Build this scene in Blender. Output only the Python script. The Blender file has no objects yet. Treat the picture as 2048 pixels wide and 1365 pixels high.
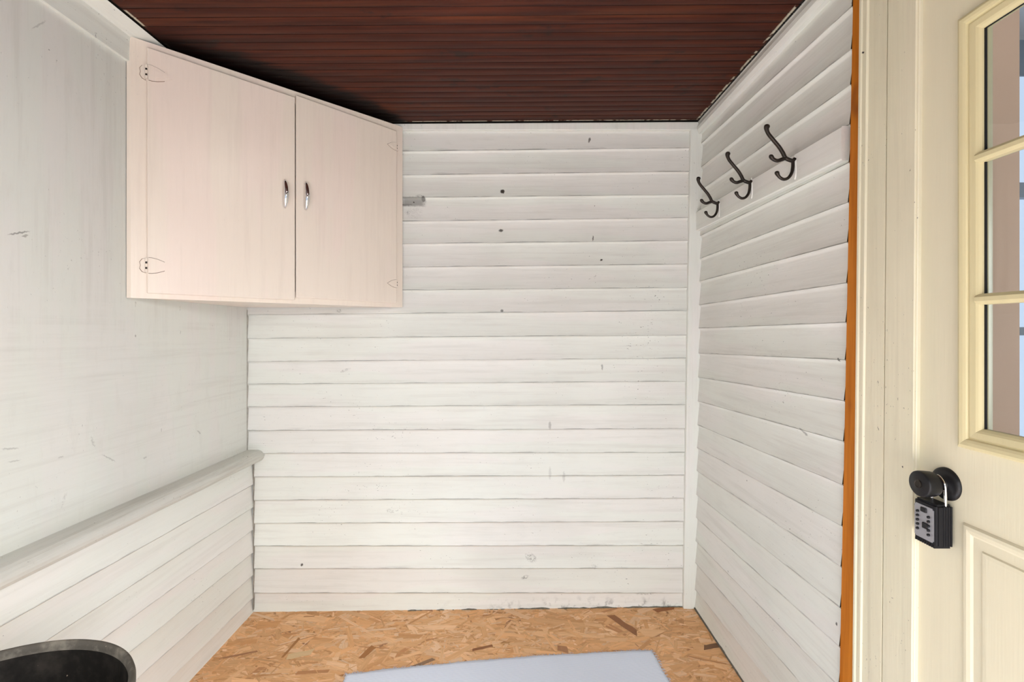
import bpy, bmesh, math, random
import numpy as np
from mathutils import Vector, noise, Matrix

random.seed(7)
rng = np.random.default_rng(7)
S = bpy.context.scene
C = S.collection

# ------------------------------------------------------------------ camera
F, CU, CV, CZ = 960.0, 1025.0, 663.0, 1.37        # focal length in px, principal point, eye height
cam_d = bpy.data.cameras.new('camera')
cam_d.sensor_width = 36.0
cam_d.lens = F / 2048 * 36.0
cam_d.shift_x = (1024 - CU) / 2048
cam_d.shift_y = (CV - 682.5) / 2048
cam_d.clip_start = 0.02
cam = bpy.data.objects.new('camera', cam_d)
C.objects.link(cam)
cam.location = (0, 0, CZ)
cam.rotation_euler = (math.pi / 2, 0, 0)
S.camera = cam

# ------------------------------------------------------------------ view, sky and light
S.view_settings.view_transform = 'Standard'
S.view_settings.look = 'None'
S.view_settings.gamma = 1.0
S.view_settings.use_curve_mapping = False
S.view_settings.exposure = 0.0

W = bpy.data.worlds.new('sky')
S.world = W
W.use_nodes = True
W.node_tree.nodes['Background'].inputs[0].default_value = (0.62, 0.76, 1.0, 1)
W.node_tree.nodes['Background'].inputs[1].default_value = 1.1


def area_light(name, loc, rot, sx, sy, power, col):
    l = bpy.data.lights.new(name, 'AREA')
    l.shape = 'RECTANGLE'
    l.size, l.size_y = sx, sy
    l.energy = power
    l.color = col
    o = bpy.data.objects.new(name, l)
    C.objects.link(o)
    o.location = loc
    o.rotation_euler = rot
    return o


# open daylight coming down through the wide openings behind and to the right of the photographer
def aim(name, loc, to, sx, sy, power, col):
    o = area_light(name, loc, (0, 0, 0), sx, sy, power, col)
    o.rotation_euler = (Vector(to) - Vector(loc)).to_track_quat('-Z', 'Y').to_euler()
    return o


DAY = (1.0, 0.99, 0.975)
aim('sky_rear', (0.0, -3.5, 2.9), (-0.1, 2.0, 0.0), 3.0, 1.6, 238, DAY)
aim('sky_right', (2.9, -2.6, 2.6), (-1.2, 1.6, 0.2), 2.2, 1.6, 310, DAY)
aim('ground_rear', (-0.1, -1.9, 0.35), (-0.1, 2.3, 0.5), 1.8, 0.8, 40, DAY)
# sun through the same doorway, falling on the floor and rug behind the frame
sl = bpy.data.lights.new('sun', 'SUN')
sl.energy = 11.0
sl.angle = math.radians(1.0)
sl.color = (1.0, 0.97, 0.92)
slo = bpy.data.objects.new('sun', sl)
C.objects.link(slo)
slo.rotation_euler = (math.radians(50), 0, math.radians(-4))
# daylight through the window of the room behind the glazed door (facing -X)
area_light('inner_daylight', (3.42, 0.9, 1.45), (0, math.pi / 2, 0), 1.1, 1.2, 26, (0.93, 0.97, 1.0))
# ceiling bulb just above the top of the frame
LAMP = (-0.17, 1.20, 2.285)
bl = bpy.data.lights.new('bulb_light', 'POINT')
bl.energy = 4.0
bl.color = (1.0, 0.93, 0.84)
bl.shadow_soft_size = 0.035
blo = bpy.data.objects.new('bulb_light', bl)
C.objects.link(blo)
blo.location = LAMP

# ------------------------------------------------------------------ helpers
D = 2.36                # distance of the back wall
YR = -1.45              # wall behind the photographer
YE = 1.30               # near end of the clapboards on the right wall


def pt(u, v, Y):
    """point seen at photo pixel u, v at depth Y"""
    return Vector(((u - CU) * Y / F, Y, CZ + (CV - v) * Y / F))


def y_at(u, X):
    return X * F / (u - CU)


def z_at(v, Y):
    return CZ + (CV - v) * Y / F


def floor_z(x):
    return 0.003 + 0.0125 * x


def ceil_z(x):
    return 2.3965 + 0.0065 * x


def xr(z):
    """right wall leans outwards a little"""
    return 0.890 + 0.035 * z / 2.4


def link(name, me, mats, parent=None):
    o = bpy.data.objects.new(name, me)
    C.objects.link(o)
    for m in (mats if isinstance(mats, (list, tuple)) else [mats]):
        me.materials.append(m)
    if parent is not None:
        o.parent = parent
    return o


def obj(name, bm, mats, parent=None, smooth=False, bevel=0, seg=2):
    bmesh.ops.recalc_face_normals(bm, faces=bm.faces[:])
    me = bpy.data.meshes.new(name)
    bm.to_mesh(me)
    bm.free()
    if smooth:
        for p in me.polygons:
            p.use_smooth = True
    o = link(name, me, mats, parent)
    if bevel:
        b = o.modifiers.new('bevel', 'BEVEL')
        b.width = bevel
        b.segments = seg
        b.limit_method = 'ANGLE'
        b.angle_limit = math.radians(35)
    return o


def tag(o, label=None, cat=None, group=None, kind=None):
    if label: o['label'] = label
    if cat: o['category'] = cat
    if group: o['group'] = group
    if kind: o['kind'] = kind
    return o


def struct(o, label=None, cat=None):
    return tag(o, label, cat, kind='structure')


def empty(name, loc):
    o = bpy.data.objects.new(name, None)
    o.empty_display_size = 0.05
    C.objects.link(o)
    o.location = loc
    return o


def keep(o, root):
    """parent to a root that stands at a plain translation, mesh given in world coordinates"""
    o.parent = root
    o.matrix_parent_inverse = Matrix.Translation(-Vector(root.location))
    return o


def prism(bm, poly, axis, a, b):
    """extrude a 2D polygon along an axis (0 x, 1 y, 2 z) from a to b"""
    def P(p, t):
        if axis == 0: return (t, p[0], p[1])
        if axis == 1: return (p[0], t, p[1])
        return (p[0], p[1], t)
    A = [bm.verts.new(P(p, a)) for p in poly]
    B = [bm.verts.new(P(p, b)) for p in poly]
    n = len(poly)
    for i in range(n):
        bm.faces.new((A[i], A[(i + 1) % n], B[(i + 1) % n], B[i]))
    bm.faces.new(A[::-1])
    bm.faces.new(B)


def hexa(bm, c):
    """box from 8 corners: 4 of one face then the matching 4 of the other"""
    v = [bm.verts.new(p) for p in c]
    for f in ((0, 1, 2, 3), (7, 6, 5, 4), (0, 4, 5, 1), (1, 5, 6, 2), (2, 6, 7, 3), (3, 7, 4, 0)):
        bm.faces.new([v[i] for i in f])


def box(bm, x0, x1, y0, y1, z0, z1):
    hexa(bm, [(x0, y0, z0), (x1, y0, z0), (x1, y1, z0), (x0, y1, z0),
              (x0, y0, z1), (x1, y0, z1), (x1, y1, z1), (x0, y1, z1)])


def tube(bm, pts, radii, n=12, cap=True, flat=1.0, flat_axis=None):
    pts = [Vector(p) for p in pts]
    rings = []
    up = Vector((0, 1, 0)) if flat_axis is None else Vector(flat_axis)
    for i, p in enumerate(pts):
        t = (pts[min(i + 1, len(pts) - 1)] - pts[max(i - 1, 0)]).normalized()
        a = up - t * up.dot(t)
        if a.length < 1e-4: a = Vector((1, 0, 0)) - t * t.x
        a.normalize()
        b = t.cross(a)
        r = radii[i] if isinstance(radii, (list, tuple)) else radii
        rings.append([bm.verts.new(p + a * (r * flat * math.cos(k * 2 * math.pi / n)) + b * (r * math.sin(k * 2 * math.pi / n)))
                      for k in range(n)])
    for r0, r1 in zip(rings, rings[1:]):
        for k in range(n):
            bm.faces.new((r0[k], r0[(k + 1) % n], r1[(k + 1) % n], r1[k]))
    if cap:
        bm.faces.new(rings[0][::-1])
        bm.faces.new(rings[-1])


def spline(P, n=10):
    """Catmull-Rom through P"""
    P = [Vector(p) for p in P]
    Q = [P[0] * 2 - P[1]] + P + [P[-1] * 2 - P[-2]]
    out = []
    for i in range(1, len(Q) - 2):
        for k in range(n):
            t = k / n
            a, b, c, d = Q[i - 1], Q[i], Q[i + 1], Q[i + 2]
            out.append(0.5 * ((2 * b) + (c - a) * t + (2 * a - 5 * b + 4 * c - d) * t * t + (3 * b - a - 3 * c + d) * t ** 3))
    out.append(P[-1])
    return out


def lathe(bm, prof, M, n=48):
    """revolve (r, h) about local z, placed by matrix M"""
    rings = []
    for r, h in prof:
        if r < 1e-6:
            rings.append([bm.verts.new(M @ Vector((0, 0, h)))])
        else:
            rings.append([bm.verts.new(M @ Vector((r * math.cos(k * 2 * math.pi / n), r * math.sin(k * 2 * math.pi / n), h))) for k in range(n)])
    for a, b in zip(rings, rings[1:]):
        for k in range(n):
            k2 = (k + 1) % n
            if len(a) == 1 and len(b) == 1: continue
            if len(a) == 1: bm.faces.new((a[0], b[k], b[k2]))
            elif len(b) == 1: bm.faces.new((a[k], a[k2], b[0]))
            else: bm.faces.new((a[k], a[k2], b[k2], b[k]))


# ------------------------------------------------------------------ materials
class N:
    """small wrapper to write node graphs as expressions"""
    def __init__(self, name):
        self.m = bpy.data.materials.new(name)
        self.m.use_nodes = True
        self.t = self.m.node_tree
        self.b = self.t.nodes['Principled BSDF']

    def n(self, typ, **kw):
        nd = self.t.nodes.new(typ)
        for k, v in kw.items(): setattr(nd, k, v)
        return nd

    def put(self, sock, v):
        if isinstance(v, bpy.types.NodeSocket): self.t.links.new(v, sock)
        elif isinstance(v, (tuple, list)) and len(v) == 3 and sock.type == 'RGBA': sock.default_value = (*v, 1)
        else: sock.default_value = v

    def coord(self, kind='Object'):
        return self.n('ShaderNodeTexCoord').outputs[kind]

    def math(self, op, a, b=0.0, c=0.0, clamp=False):
        nd = self.n('ShaderNodeMath', operation=op, use_clamp=clamp)
        for i, v in enumerate((a, b, c)): self.put(nd.inputs[i], v)
        return nd.outputs[0]

    def vmath(self, op, a, b=(0, 0, 0), out=0):
        nd = self.n('ShaderNodeVectorMath', operation=op)
        self.put(nd.inputs[0], a)
        self.put(nd.inputs[1], b)
        return nd.outputs[out]

    def mapping(self, v, loc=(0, 0, 0), rot=(0, 0, 0), sc=(1, 1, 1), typ='POINT'):
        nd = self.n('ShaderNodeMapping', vector_type=typ)
        self.put(nd.inputs['Vector'], v)
        nd.inputs['Location'].default_value = loc
        nd.inputs['Rotation'].default_value = rot
        nd.inputs['Scale'].default_value = sc
        return nd.outputs[0]

    def noise(self, v, scale, detail=4, rough=0.55, sc=(1, 1, 1), loc=(0, 0, 0)):
        nd = self.n('ShaderNodeTexNoise')
        self.put(nd.inputs['Vector'], self.mapping(v, loc=loc, sc=sc))
        nd.inputs['Scale'].default_value = scale
        nd.inputs['Detail'].default_value = detail
        nd.inputs['Roughness'].default_value = rough
        return nd.outputs['Fac']

    def ramp(self, f, a, b):
        """0 at a, 1 at b (a may exceed b)"""
        nd = self.n('ShaderNodeMapRange', clamp=True, interpolation_type='SMOOTHSTEP')
        self.put(nd.inputs['Value'], f)
        nd.inputs['From Min'].default_value = a
        nd.inputs['From Max'].default_value = b
        return nd.outputs[0]

    def mix(self, f, a, b, mode='MIX'):
        nd = self.n('ShaderNodeMix', data_type='RGBA', blend_type=mode)
        self.put(nd.inputs[0], f)
        self.put(nd.inputs[6], a)
        self.put(nd.inputs[7], b)
        return nd.outputs[2]

    def sep(self, v):
        nd = self.n('ShaderNodeSeparateXYZ')
        self.put(nd.inputs[0], v)
        return nd.outputs

    def bump(self, h, strength=0.3, dist=0.002):
        nd = self.n('ShaderNodeBump')
        self.put(nd.inputs['Height'], h)
        nd.inputs['Strength'].default_value = strength
        nd.inputs['Distance'].default_value = dist
        self.t.links.new(nd.outputs[0], self.b.inputs['Normal'])

    def out(self, col=None, rough=0.5, metal=0.0, spec=None, coat=None):
        if col is not None: self.put(self.b.inputs['Base Color'], col)
        self.put(self.b.inputs['Roughness'], rough)
        self.put(self.b.inputs['Metallic'], metal)
        if spec is not None: self.put(self.b.inputs['Specular IOR Level'], spec)
        if coat is not None: self.put(self.b.inputs['Coat Weight'], coat)
        return self.m


def stain(g, P, mask, spots, dist):
    """marks with a place of their own: (centre, radii, rotation about the wall normal axis, strength)"""
    rag = g.ramp(g.noise(P, 140, 4, 0.7), 0.42, 0.62) if spots else None
    for (c, r, rot, k) in spots:
        q = g.mapping(dist, loc=c, rot=rot, sc=r, typ='TEXTURE')
        L = g.vmath('LENGTH', q, out=1)
        if k < 0:                                       # rectangular bare patch
            k = -k
            qs = g.sep(q)
            L = g.math('MULTIPLY', g.math('MAXIMUM', g.math('ABSOLUTE', qs[0]), g.math('ABSOLUTE', qs[2])), 0.9)
            r = (0, 0, 0)
        s = g.math('MULTIPLY', g.ramp(L, 1.15, 0.6), k)
        if r[0] > 0.014 and r[2] > 0.006 and k < 0.6: s = g.math('MULTIPLY', s, rag)
        mask = g.math('MAXIMUM', mask, s)
    return mask


def paint(name, base, along=0, boards=False, spots=(), dirt=1.0, tint=0.5, streak=0.5, low_dirt=False, rough=0.42, stroke=None, chips=1.0):
    """old brushed paint; 'along' is the axis the brush ran along"""
    g = N(name)
    P = g.coord()
    st = [38, 38, 38]
    st[along] = 1.6
    big = g.noise(P, 2.1, 3, 0.5)
    str1 = g.noise(P, 1.0, 5, 0.65, sc=tuple(st), loc=(3, 1, 7))
    st2 = [150, 150, 150]
    st2[along] = 5
    str2 = g.noise(P, 1.0, 3, 0.6, sc=tuple(st2), loc=(1, 5, 2))
    if stroke is not None:                             # brushed the other way lower down
        s2 = [38, 38, 38]; s2[stroke] = 1.6
        s3 = [150, 150, 150]; s3[stroke] = 5
        sw = g.ramp(g.math('ADD', g.sep(P)[2], g.math('MULTIPLY', big, 0.5)), 1.78, 1.45)
        alt1 = g.noise(P, 1.0, 5, 0.65, sc=tuple(s2), loc=(3, 1, 7))
        alt2 = g.noise(P, 1.0, 3, 0.6, sc=tuple(s3), loc=(1, 5, 2))
        str1 = g.math('ADD', g.math('MULTIPLY', str1, g.math('SUBTRACT', 1.0, sw)), g.math('MULTIPLY', alt1, sw))
        str2 = g.math('ADD', g.math('MULTIPLY', str2, g.math('SUBTRACT', 1.0, sw)), g.math('MULTIPLY', alt2, sw))
    b = Vector(base)
    warm = tuple(b * 1.0 - Vector((-0.008, 0.022, 0.012)))
    cool = tuple(b * 1.0 - Vector((0.022, 0.0, 0.022)))
    grey = tuple(Vector((b.x * 0.80, b.y * 0.785, b.z * 0.765)))
    patch = g.noise(P, 3.4, 2, 0.4, sc=tuple(0.35 if i == along else 2.2 for i in range(3)), loc=(9, 4, 1))
    col = g.mix(g.math('MULTIPLY', g.ramp(patch, 0.46, 0.54), tint), base, warm)
    col = g.mix(g.math('MULTIPLY', g.ramp(patch, 0.53, 0.45), tint), col, cool)
    col = g.mix(g.math('MULTIPLY', g.ramp(str1, 0.48, 0.72), streak), col, grey)
    col = g.mix(g.math('MULTIPLY', g.ramp(g.math('ADD', big, g.math('MULTIPLY', str2, 0.35)), 0.62, 0.85), 0.55 * streak), col, grey)
    mott = g.noise(P, 1.0, 6, 0.72, sc=tuple(7 if i == along else 30 for i in range(3)), loc=(8, 3, 3))
    col = g.mix(g.math('MULTIPLY', g.ramp(mott, 0.50, 0.74), 0.55 * streak), col, grey)
    nz = g.n('ShaderNodeTexNoise')
    g.put(nz.inputs['Vector'], P)
    nz.inputs['Scale'].default_value = 120
    nz.inputs['Detail'].default_value = 4
    off = g.vmath('SUBTRACT', nz.outputs['Color'], (0.5, 0.5, 0.5))
    sc = g.n('ShaderNodeVectorMath', operation='SCALE')
    g.put(sc.inputs[0], off)
    sc.inputs['Scale'].default_value = 0.009
    dist = g.vmath('ADD', P, sc.outputs[0])
    # flecks where paint has chipped, clustered
    f1 = g.noise(P, 1.0, 3, 0.6, sc=tuple(80 if i == along else 165 for i in range(3)))
    cl = g.noise(P, 3.2, 2, 0.5, loc=(2, 8, 3))
    fleck = g.ramp(g.math('ADD', f1, g.math('MULTIPLY', cl, 0.28)), 0.893 - 0.03 * chips, 0.918 - 0.03 * chips)
    mask = g.math('MULTIPLY', fleck, 0.75 * dirt)
    if boards:
        uv = g.n('ShaderNodeUVMap').outputs[0]
        s = g.sep(uv)
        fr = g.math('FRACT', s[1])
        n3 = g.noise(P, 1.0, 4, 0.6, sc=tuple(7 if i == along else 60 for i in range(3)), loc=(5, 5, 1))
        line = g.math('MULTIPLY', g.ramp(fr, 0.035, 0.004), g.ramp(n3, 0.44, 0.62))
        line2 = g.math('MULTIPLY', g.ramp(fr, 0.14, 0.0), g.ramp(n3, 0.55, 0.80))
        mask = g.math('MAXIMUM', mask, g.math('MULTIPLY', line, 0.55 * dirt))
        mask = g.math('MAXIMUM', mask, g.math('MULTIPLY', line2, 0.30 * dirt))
        wn = g.n('ShaderNodeTexWhiteNoise', noise_dimensions='1D')
        g.put(wn.inputs['W'], g.math('FLOOR', s[1]))
        col = g.mix(g.math('MULTIPLY', wn.outputs['Value'], 0.30 * streak), col, grey)
    if low_dirt:
        z = g.sep(P)[2]
        n4 = g.noise(P, 22, 4, 0.65)
        lowm = g.math('MULTIPLY', g.ramp(z, 0.075, 0.0), g.ramp(n4, 0.5, 0.68))
        lowm = g.math('MULTIPLY', lowm, g.ramp(g.sep(P)[0], -0.6, 0.7))
        mask = g.math('MAXIMUM', mask, g.math('MULTIPLY', lowm, 0.8))
    mask = stain(g, P, mask, spots, dist)
    col = g.mix(mask, col, (0.045, 0.038, 0.032))
    h = g.math('ADD', g.math('MULTIPLY', str2, 0.6), g.math('MULTIPLY', str1, 0.5))
    g.bump(h, 0.32, 0.0016)
    return g.out(col, rough, spec=0.35)


def plain(name, col, rough=0.5, metal=0.0, var=0.12, scale=30, spec=None, bump=0.0):
    g = N(name)
    P = g.coord()
    n1 = g.noise(P, scale, 4, 0.6)
    c = Vector(col)
    cc = g.mix(n1, tuple(c * (1 - var)), tuple(c * (1 + var)))
    if bump: g.bump(n1, bump, 0.001)
    return g.out(cc, rough, metal, spec)


def bk(u, v):
    p = pt(u, v, D)
    return (p.x, p.y - 0.005, p.z)


def spot_b(u, v, ru, rv, k=0.9, a=0.0):
    return (bk(u, v), (ru / 406.8, 0.2, rv / 406.8), (0, math.radians(a), 0), k)


back_spots = [
    spot_b(1005, 383, 5, 4.5, 1.0), spot_b(1002, 461, 5, 3.5, 0.9), spot_b(1179, 280, 2.5, 6, 0.8, 15),
    spot_b(1203, 520, 2.5, 2.5, 1.0), spot_b(1186, 477, 1.5, 6, 0.8), spot_b(1004, 622, 3, 3, 0.7),
    spot_b(1205, 735, 2, 7, 0.5), spot_b(1062, 1117, 13, 9, 0.5, 30), spot_b(1050, 1157, 9, 4, 0.55, -20),
    spot_b(690, 741, 11, 3, 0.4, -20), spot_b(603, 1131, 3, 3, 0.9), spot_b(780, 1024, 9, 4, 0.35, 10),
    spot_b(1100, 852, 3, 9, 0.35), spot_b(826, 403, 22, 9.0, -0.56), spot_b(846, 398, 5, 7, 0.75), spot_b(812, 409, 16, 2.5, 0.7), spot_b(815, 425, 6, 5, 0.35), spot_b(838, 392, 8, 3, 0.5), spot_b(845, 402, 7, 12, 0.59), spot_b(827, 404, 1.8, 1.8, 1.0),
    spot_b(828, 426, 18, 14, 0.13), spot_b(1128, 955, 3, 12, 0.2), spot_b(1290, 1190, 20, 3, 0.5),
    spot_b(677, 622, 6, 4, 0.55), spot_b(1100, 948, 3, 14, 0.18), spot_b(1190, 1135, 8, 4, 0.3, 30)]


def spot_l(u, v, ru, rv, k=0.6, a=0.0):
    Y = y_at(u, -1.305)
    p = pt(u, v, Y)
    return ((p.x, p.y, p.z), (0.2, ru * Y / F * 0.9, rv * Y / F * 0.8), (math.radians(a), 0, 0), k * 0.75)


left_spots = [spot_l(38, 466, 26, 2.6, 0.75, 20), spot_l(50, 472, 9, 3, 0.6, 20), spot_l(186, 885, 4, 18, 0.35, 20), spot_l(128, 1000, 4, 22, 0.25, -20),
              spot_l(20, 898, 20, 2.5, 0.35, -10), spot_l(28, 923, 16, 2, 0.3, -4), spot_l(218, 917, 24, 2, 0.35, -35), spot_l(398, 865, 9, 2.5, 0.4, -40),
              spot_l(323, 861, 2, 6, 0.5), spot_l(360, 616, 1.6, 8, 0.55), spot_l(271, 608, 2, 8, 0.5), spot_l(361, 665, 1.8, 6, 0.6), spot_l(271, 672, 2, 4, 0.6),
              spot_l(122, 915, 7, 3, 0.3), spot_l(290, 916, 6, 2.5, 0.35), spot_l(98, 100, 2, 2, 0.6), spot_l(78, 50, 26, 2, 0.35, 50)]

M = {}
WHITE = (0.785, 0.792, 0.752)
M['siding_back'] = paint('white_clapboard_paint', WHITE, 0, True, back_spots, low_dirt=True)
M['siding_right'] = paint('white_clapboard_paint_right', WHITE, 1, True, [
    ((0.88, 1.338, 1.29), (0.2, 0.004, 0.005), (0, 0, 0), 1.0), ((0.88, 1.335, 0.555), (0.2, 0.004, 0.006), (0, 0, 0), 0.9),
    ((0.88, 1.50, 1.055), (0.2, 0.02, 0.006), (0.5, 0, 0), 0.5), ((0.88, 1.86, 0.79), (0.2, 0.004, 0.003), (0, 0, 0), 0.6)], dirt=0.8)
M['siding_left'] = paint('white_wainscot_paint', (0.825, 0.835, 0.80), 1, True, [], dirt=0.6, streak=0.3)
M['panel_left'] = paint('white_panel_paint', (0.745, 0.752, 0.712), 2, False, left_spots, dirt=0.45, streak=0.4, tint=0.35, stroke=1)
M['trim'] = paint('white_trim_paint', WHITE, 2, False, [], dirt=0.8, streak=0.3)
M['trim_y'] = paint('white_trim_paint_lengthwise', WHITE, 1, False, [], dirt=0.8, streak=0.35)
M['rail'] = paint('grimy_rail_paint', (0.63, 0.632, 0.585), 1, False, [], dirt=1.3, streak=1.0, tint=0.2)
M['room'] = plain('plain_white_wall', (0.74, 0.73, 0.70), 0.6, var=0.05, scale=4)
M['pink'] = paint('pale_pink_cabinet_paint', (0.85, 0.745, 0.655), 2, False, [], dirt=0.2, streak=0.24, tint=0.45, rough=0.32, chips=0.4)
M['cream'] = paint('cream_casing_paint', (0.77, 0.725, 0.555), 2, False, [
    ((0.9, 1.0915, 2.25), (0.2, 0.004, 0.004), (0, 0, 0), 1.0), ((0.9, 1.098, 1.06), (0.2, 0.0025, 0.0025), (0, 0, 0), 1.0),
    ((0.9, 1.22, 2.08), (0.2, 0.003, 0.003), (0, 0, 0), 1.0), ((0.9, 1.206, 1.80), (0.2, 0.002, 0.002), (0, 0, 0), 1.0)], dirt=0.9, streak=0.4, tint=0.2)
M['door'] = paint('cream_door_paint', (0.765, 0.715, 0.535), 2, False, [], dirt=0.03, streak=0.10, tint=0.15, rough=0.35, chips=0.2)
M['bead'] = paint('yellow_cream_glazing_bead', (0.68, 0.605, 0.36), 2, False, [], dirt=0.05, streak=0.2, tint=0.1, rough=0.38, chips=0.2)
M['gap_shade'] = plain('dark_board_ends', (0.035, 0.024, 0.016), 0.9, var=0.6)  # shade of the gap beside the orange board, put into the board ends' colour
M['crack'] = plain('brown_crack_line', (0.20, 0.13, 0.09), 0.8)
M['dark'] = plain('dark_gap', (0.02, 0.016, 0.012), 0.9)
M['iron'] = plain('dark_bronze_iron', (0.036, 0.029, 0.024), 0.30, 0.75, var=0.35, scale=60)
M['black'] = plain('matt_black_metal', (0.009, 0.009, 0.0105), 0.40, 0.0, var=0.2, spec=0.30)
M['rubber'] = plain('black_ribbed_rubber', (0.015, 0.015, 0.017), 0.6, 0.0, var=0.2, spec=0.2)
M['silver'] = plain('grey_keypad_plate', (0.34, 0.34, 0.37), 0.35, 0.4, var=0.06)
M['chrome'] = plain('chrome', (0.78, 0.78, 0.80), 0.08, 1.0, var=0.04)
M['tan'] = plain('tan_plaster', (0.66, 0.44, 0.31), 0.75, var=0.05, scale=6)
M['inner'] = plain('inner_white', (0.70, 0.70, 0.70), 0.7, var=0.04, scale=6)
M['slate'] = plain('inner_grey_blind', (0.30, 0.36, 0.42), 0.6, var=0.05, scale=6)


def wood_orange():
    g = N('orange_stained_wood')
    P = g.coord()
    a = g.noise(P, 1.0, 5, 0.6, sc=(60, 60, 3))
    b = g.noise(P, 9, 2, 0.5, sc=(1, 1, 0.5))
    col = g.mix(g.ramp(a, 0.3, 0.7), (0.45, 0.135, 0.010), (0.60, 0.205, 0.022))
    col = g.mix(g.ramp(b, 0.62, 0.78), col, (0.22, 0.06, 0.012))
    return g.out(col, 0.55, spec=0.12)


def wood_ceiling():
    g = N('varnished_red_brown_beadboard')
    P = g.coord()
    s = g.sep(P)
    a = g.noise(P, 1.0, 5, 0.65, sc=(2.2, 55, 55))
    b = g.noise(P, 1.0, 4, 0.6, sc=(1.2, 22, 22), loc=(4, 2, 0))
    k = g.noise(P, 1.0, 3, 0.6, sc=(9, 14, 14), loc=(1, 9, 0))
    wn = g.n('ShaderNodeTexWhiteNoise', noise_dimensions='1D')
    uv = g.sep(g.n('ShaderNodeUVMap').outputs[0])
    g.put(wn.inputs['W'], g.math('FLOOR', uv[1]))
    col = g.mix(g.ramp(a, 0.36, 0.66), (0.034, 0.0068, 0.0040), (0.088, 0.0205, 0.0100))
    col = g.mix(g.math('MULTIPLY', g.ramp(b, 0.52, 0.72), 0.6), col, (0.140, 0.039, 0.015))
    col = g.mix(g.math('MULTIPLY', wn.outputs['Value'], 0.5), col, (0.046, 0.012, 0.0065))
    col = g.mix(g.math('MULTIPLY', g.ramp(k, 0.60, 0.72), 0.75), col, (0.018, 0.010, 0.008))
    fr = g.math('FRACT', uv[1])
    edge = g.math('MULTIPLY', g.ramp(g.math('ABSOLUTE', g.math('SUBTRACT', fr, 0.5)), 0.41, 0.485), g.ramp(a, 0.22, 0.5))
    col = g.mix(g.math('MULTIPLY', edge, 0.88), col, (0.012, 0.006, 0.004))
    # slopped wall paint along the edges of the ceiling
    n5 = g.noise(P, 42, 3, 0.6)
    n6 = g.noise(P, 1.0, 2, 0.5, sc=(30, 24, 1), loc=(2, 2, 2))
    eR = g.ramp(s[0], 0.893, 0.899)
    eL = g.ramp(s[0], -1.222, -1.227)
    eB = g.ramp(s[1], D - 0.026, D - 0.020)
    gap = g.math('MAXIMUM', g.math('MAXIMUM', g.ramp(s[0], 0.903, 0.906), g.ramp(s[0], -1.231, -1.234)), g.ramp(s[1], D - 0.0175, D - 0.0155))
    m = g.math('MAXIMUM', g.math('MULTIPLY', g.math('MAXIMUM', eR, eL), g.ramp(n6, 0.48, 0.56)), g.math('MULTIPLY', eB, g.ramp(n5, 0.40, 0.52)))
    col = g.mix(g.math('MULTIPLY', m, 0.85), col, (0.60, 0.56, 0.44))
    col = g.mix(gap, col, (0.006, 0.005, 0.004))
    # black streaks in the colour along the top of the corner cabinet
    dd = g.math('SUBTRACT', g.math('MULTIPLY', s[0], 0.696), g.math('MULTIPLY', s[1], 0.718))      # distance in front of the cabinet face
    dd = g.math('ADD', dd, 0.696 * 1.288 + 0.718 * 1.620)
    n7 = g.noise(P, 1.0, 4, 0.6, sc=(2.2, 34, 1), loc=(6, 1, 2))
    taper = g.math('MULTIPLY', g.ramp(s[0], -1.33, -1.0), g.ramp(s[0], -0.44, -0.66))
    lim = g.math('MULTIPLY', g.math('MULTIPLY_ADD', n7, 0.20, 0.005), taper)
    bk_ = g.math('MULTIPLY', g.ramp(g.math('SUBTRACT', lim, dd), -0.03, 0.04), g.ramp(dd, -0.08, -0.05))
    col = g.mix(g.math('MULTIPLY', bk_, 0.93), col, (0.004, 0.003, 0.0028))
    g.bump(a, 0.25, 0.0012)
    return g.out(col, g.math('MULTIPLY_ADD', b, 0.25, 0.32), spec=0.12)


def osb_mat():
    g = N('oriented_strand_board')
    att = g.n('ShaderNodeVertexColor', layer_name='strand').outputs['Color']
    uv = g.n('ShaderNodeUVMap').outputs[0]
    a = g.noise(uv, 1.0, 4, 0.65, sc=(10, 210, 1))
    b = g.noise(uv, 1.0, 2, 0.5, sc=(6, 40, 1))
    col = g.mix(g.math('MULTIPLY', g.ramp(a, 0.45, 0.75), 0.42), att, (0.30, 0.125, 0.040))
    col = g.mix(g.math('MULTIPLY', g.ramp(b, 0.5, 0.8), 0.30), col, (0.74, 0.47, 0.24))
    g.bump(a, 0.2, 0.0008)
    return g.out(col, 0.55, spec=0.3)


def rug_mat():
    g = N('pale_blue_ribbed_cotton')
    P = g.coord('UV')
    s = g.sep(P)
    w = g.math('SINE', g.math('MULTIPLY', g.math('ADD', s[1], g.math('MULTIPLY', g.noise(P, 4, 2), 0.004)), 2 * math.pi / 0.0062))
    n1 = g.noise(P, 260, 3, 0.6)
    n2 = g.noise(P, 5, 3, 0.5)
    col = g.mix(g.ramp(w, -0.9, 0.7), (0.73, 0.795, 0.97), (0.80, 0.86, 0.985))
    col = g.mix(g.math('MULTIPLY', g.ramp(n1, 0.4, 0.75), 0.35), col, (0.85, 0.90, 0.985))
    col = g.mix(g.math('MULTIPLY', g.ramp(n2, 0.45, 0.7), 0.15), col, (0.70, 0.76, 0.93))
    g.bump(g.math('ADD', w, n1), 0.3, 0.0012)
    return g.out(col, 0.95, spec=0.1)


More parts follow.
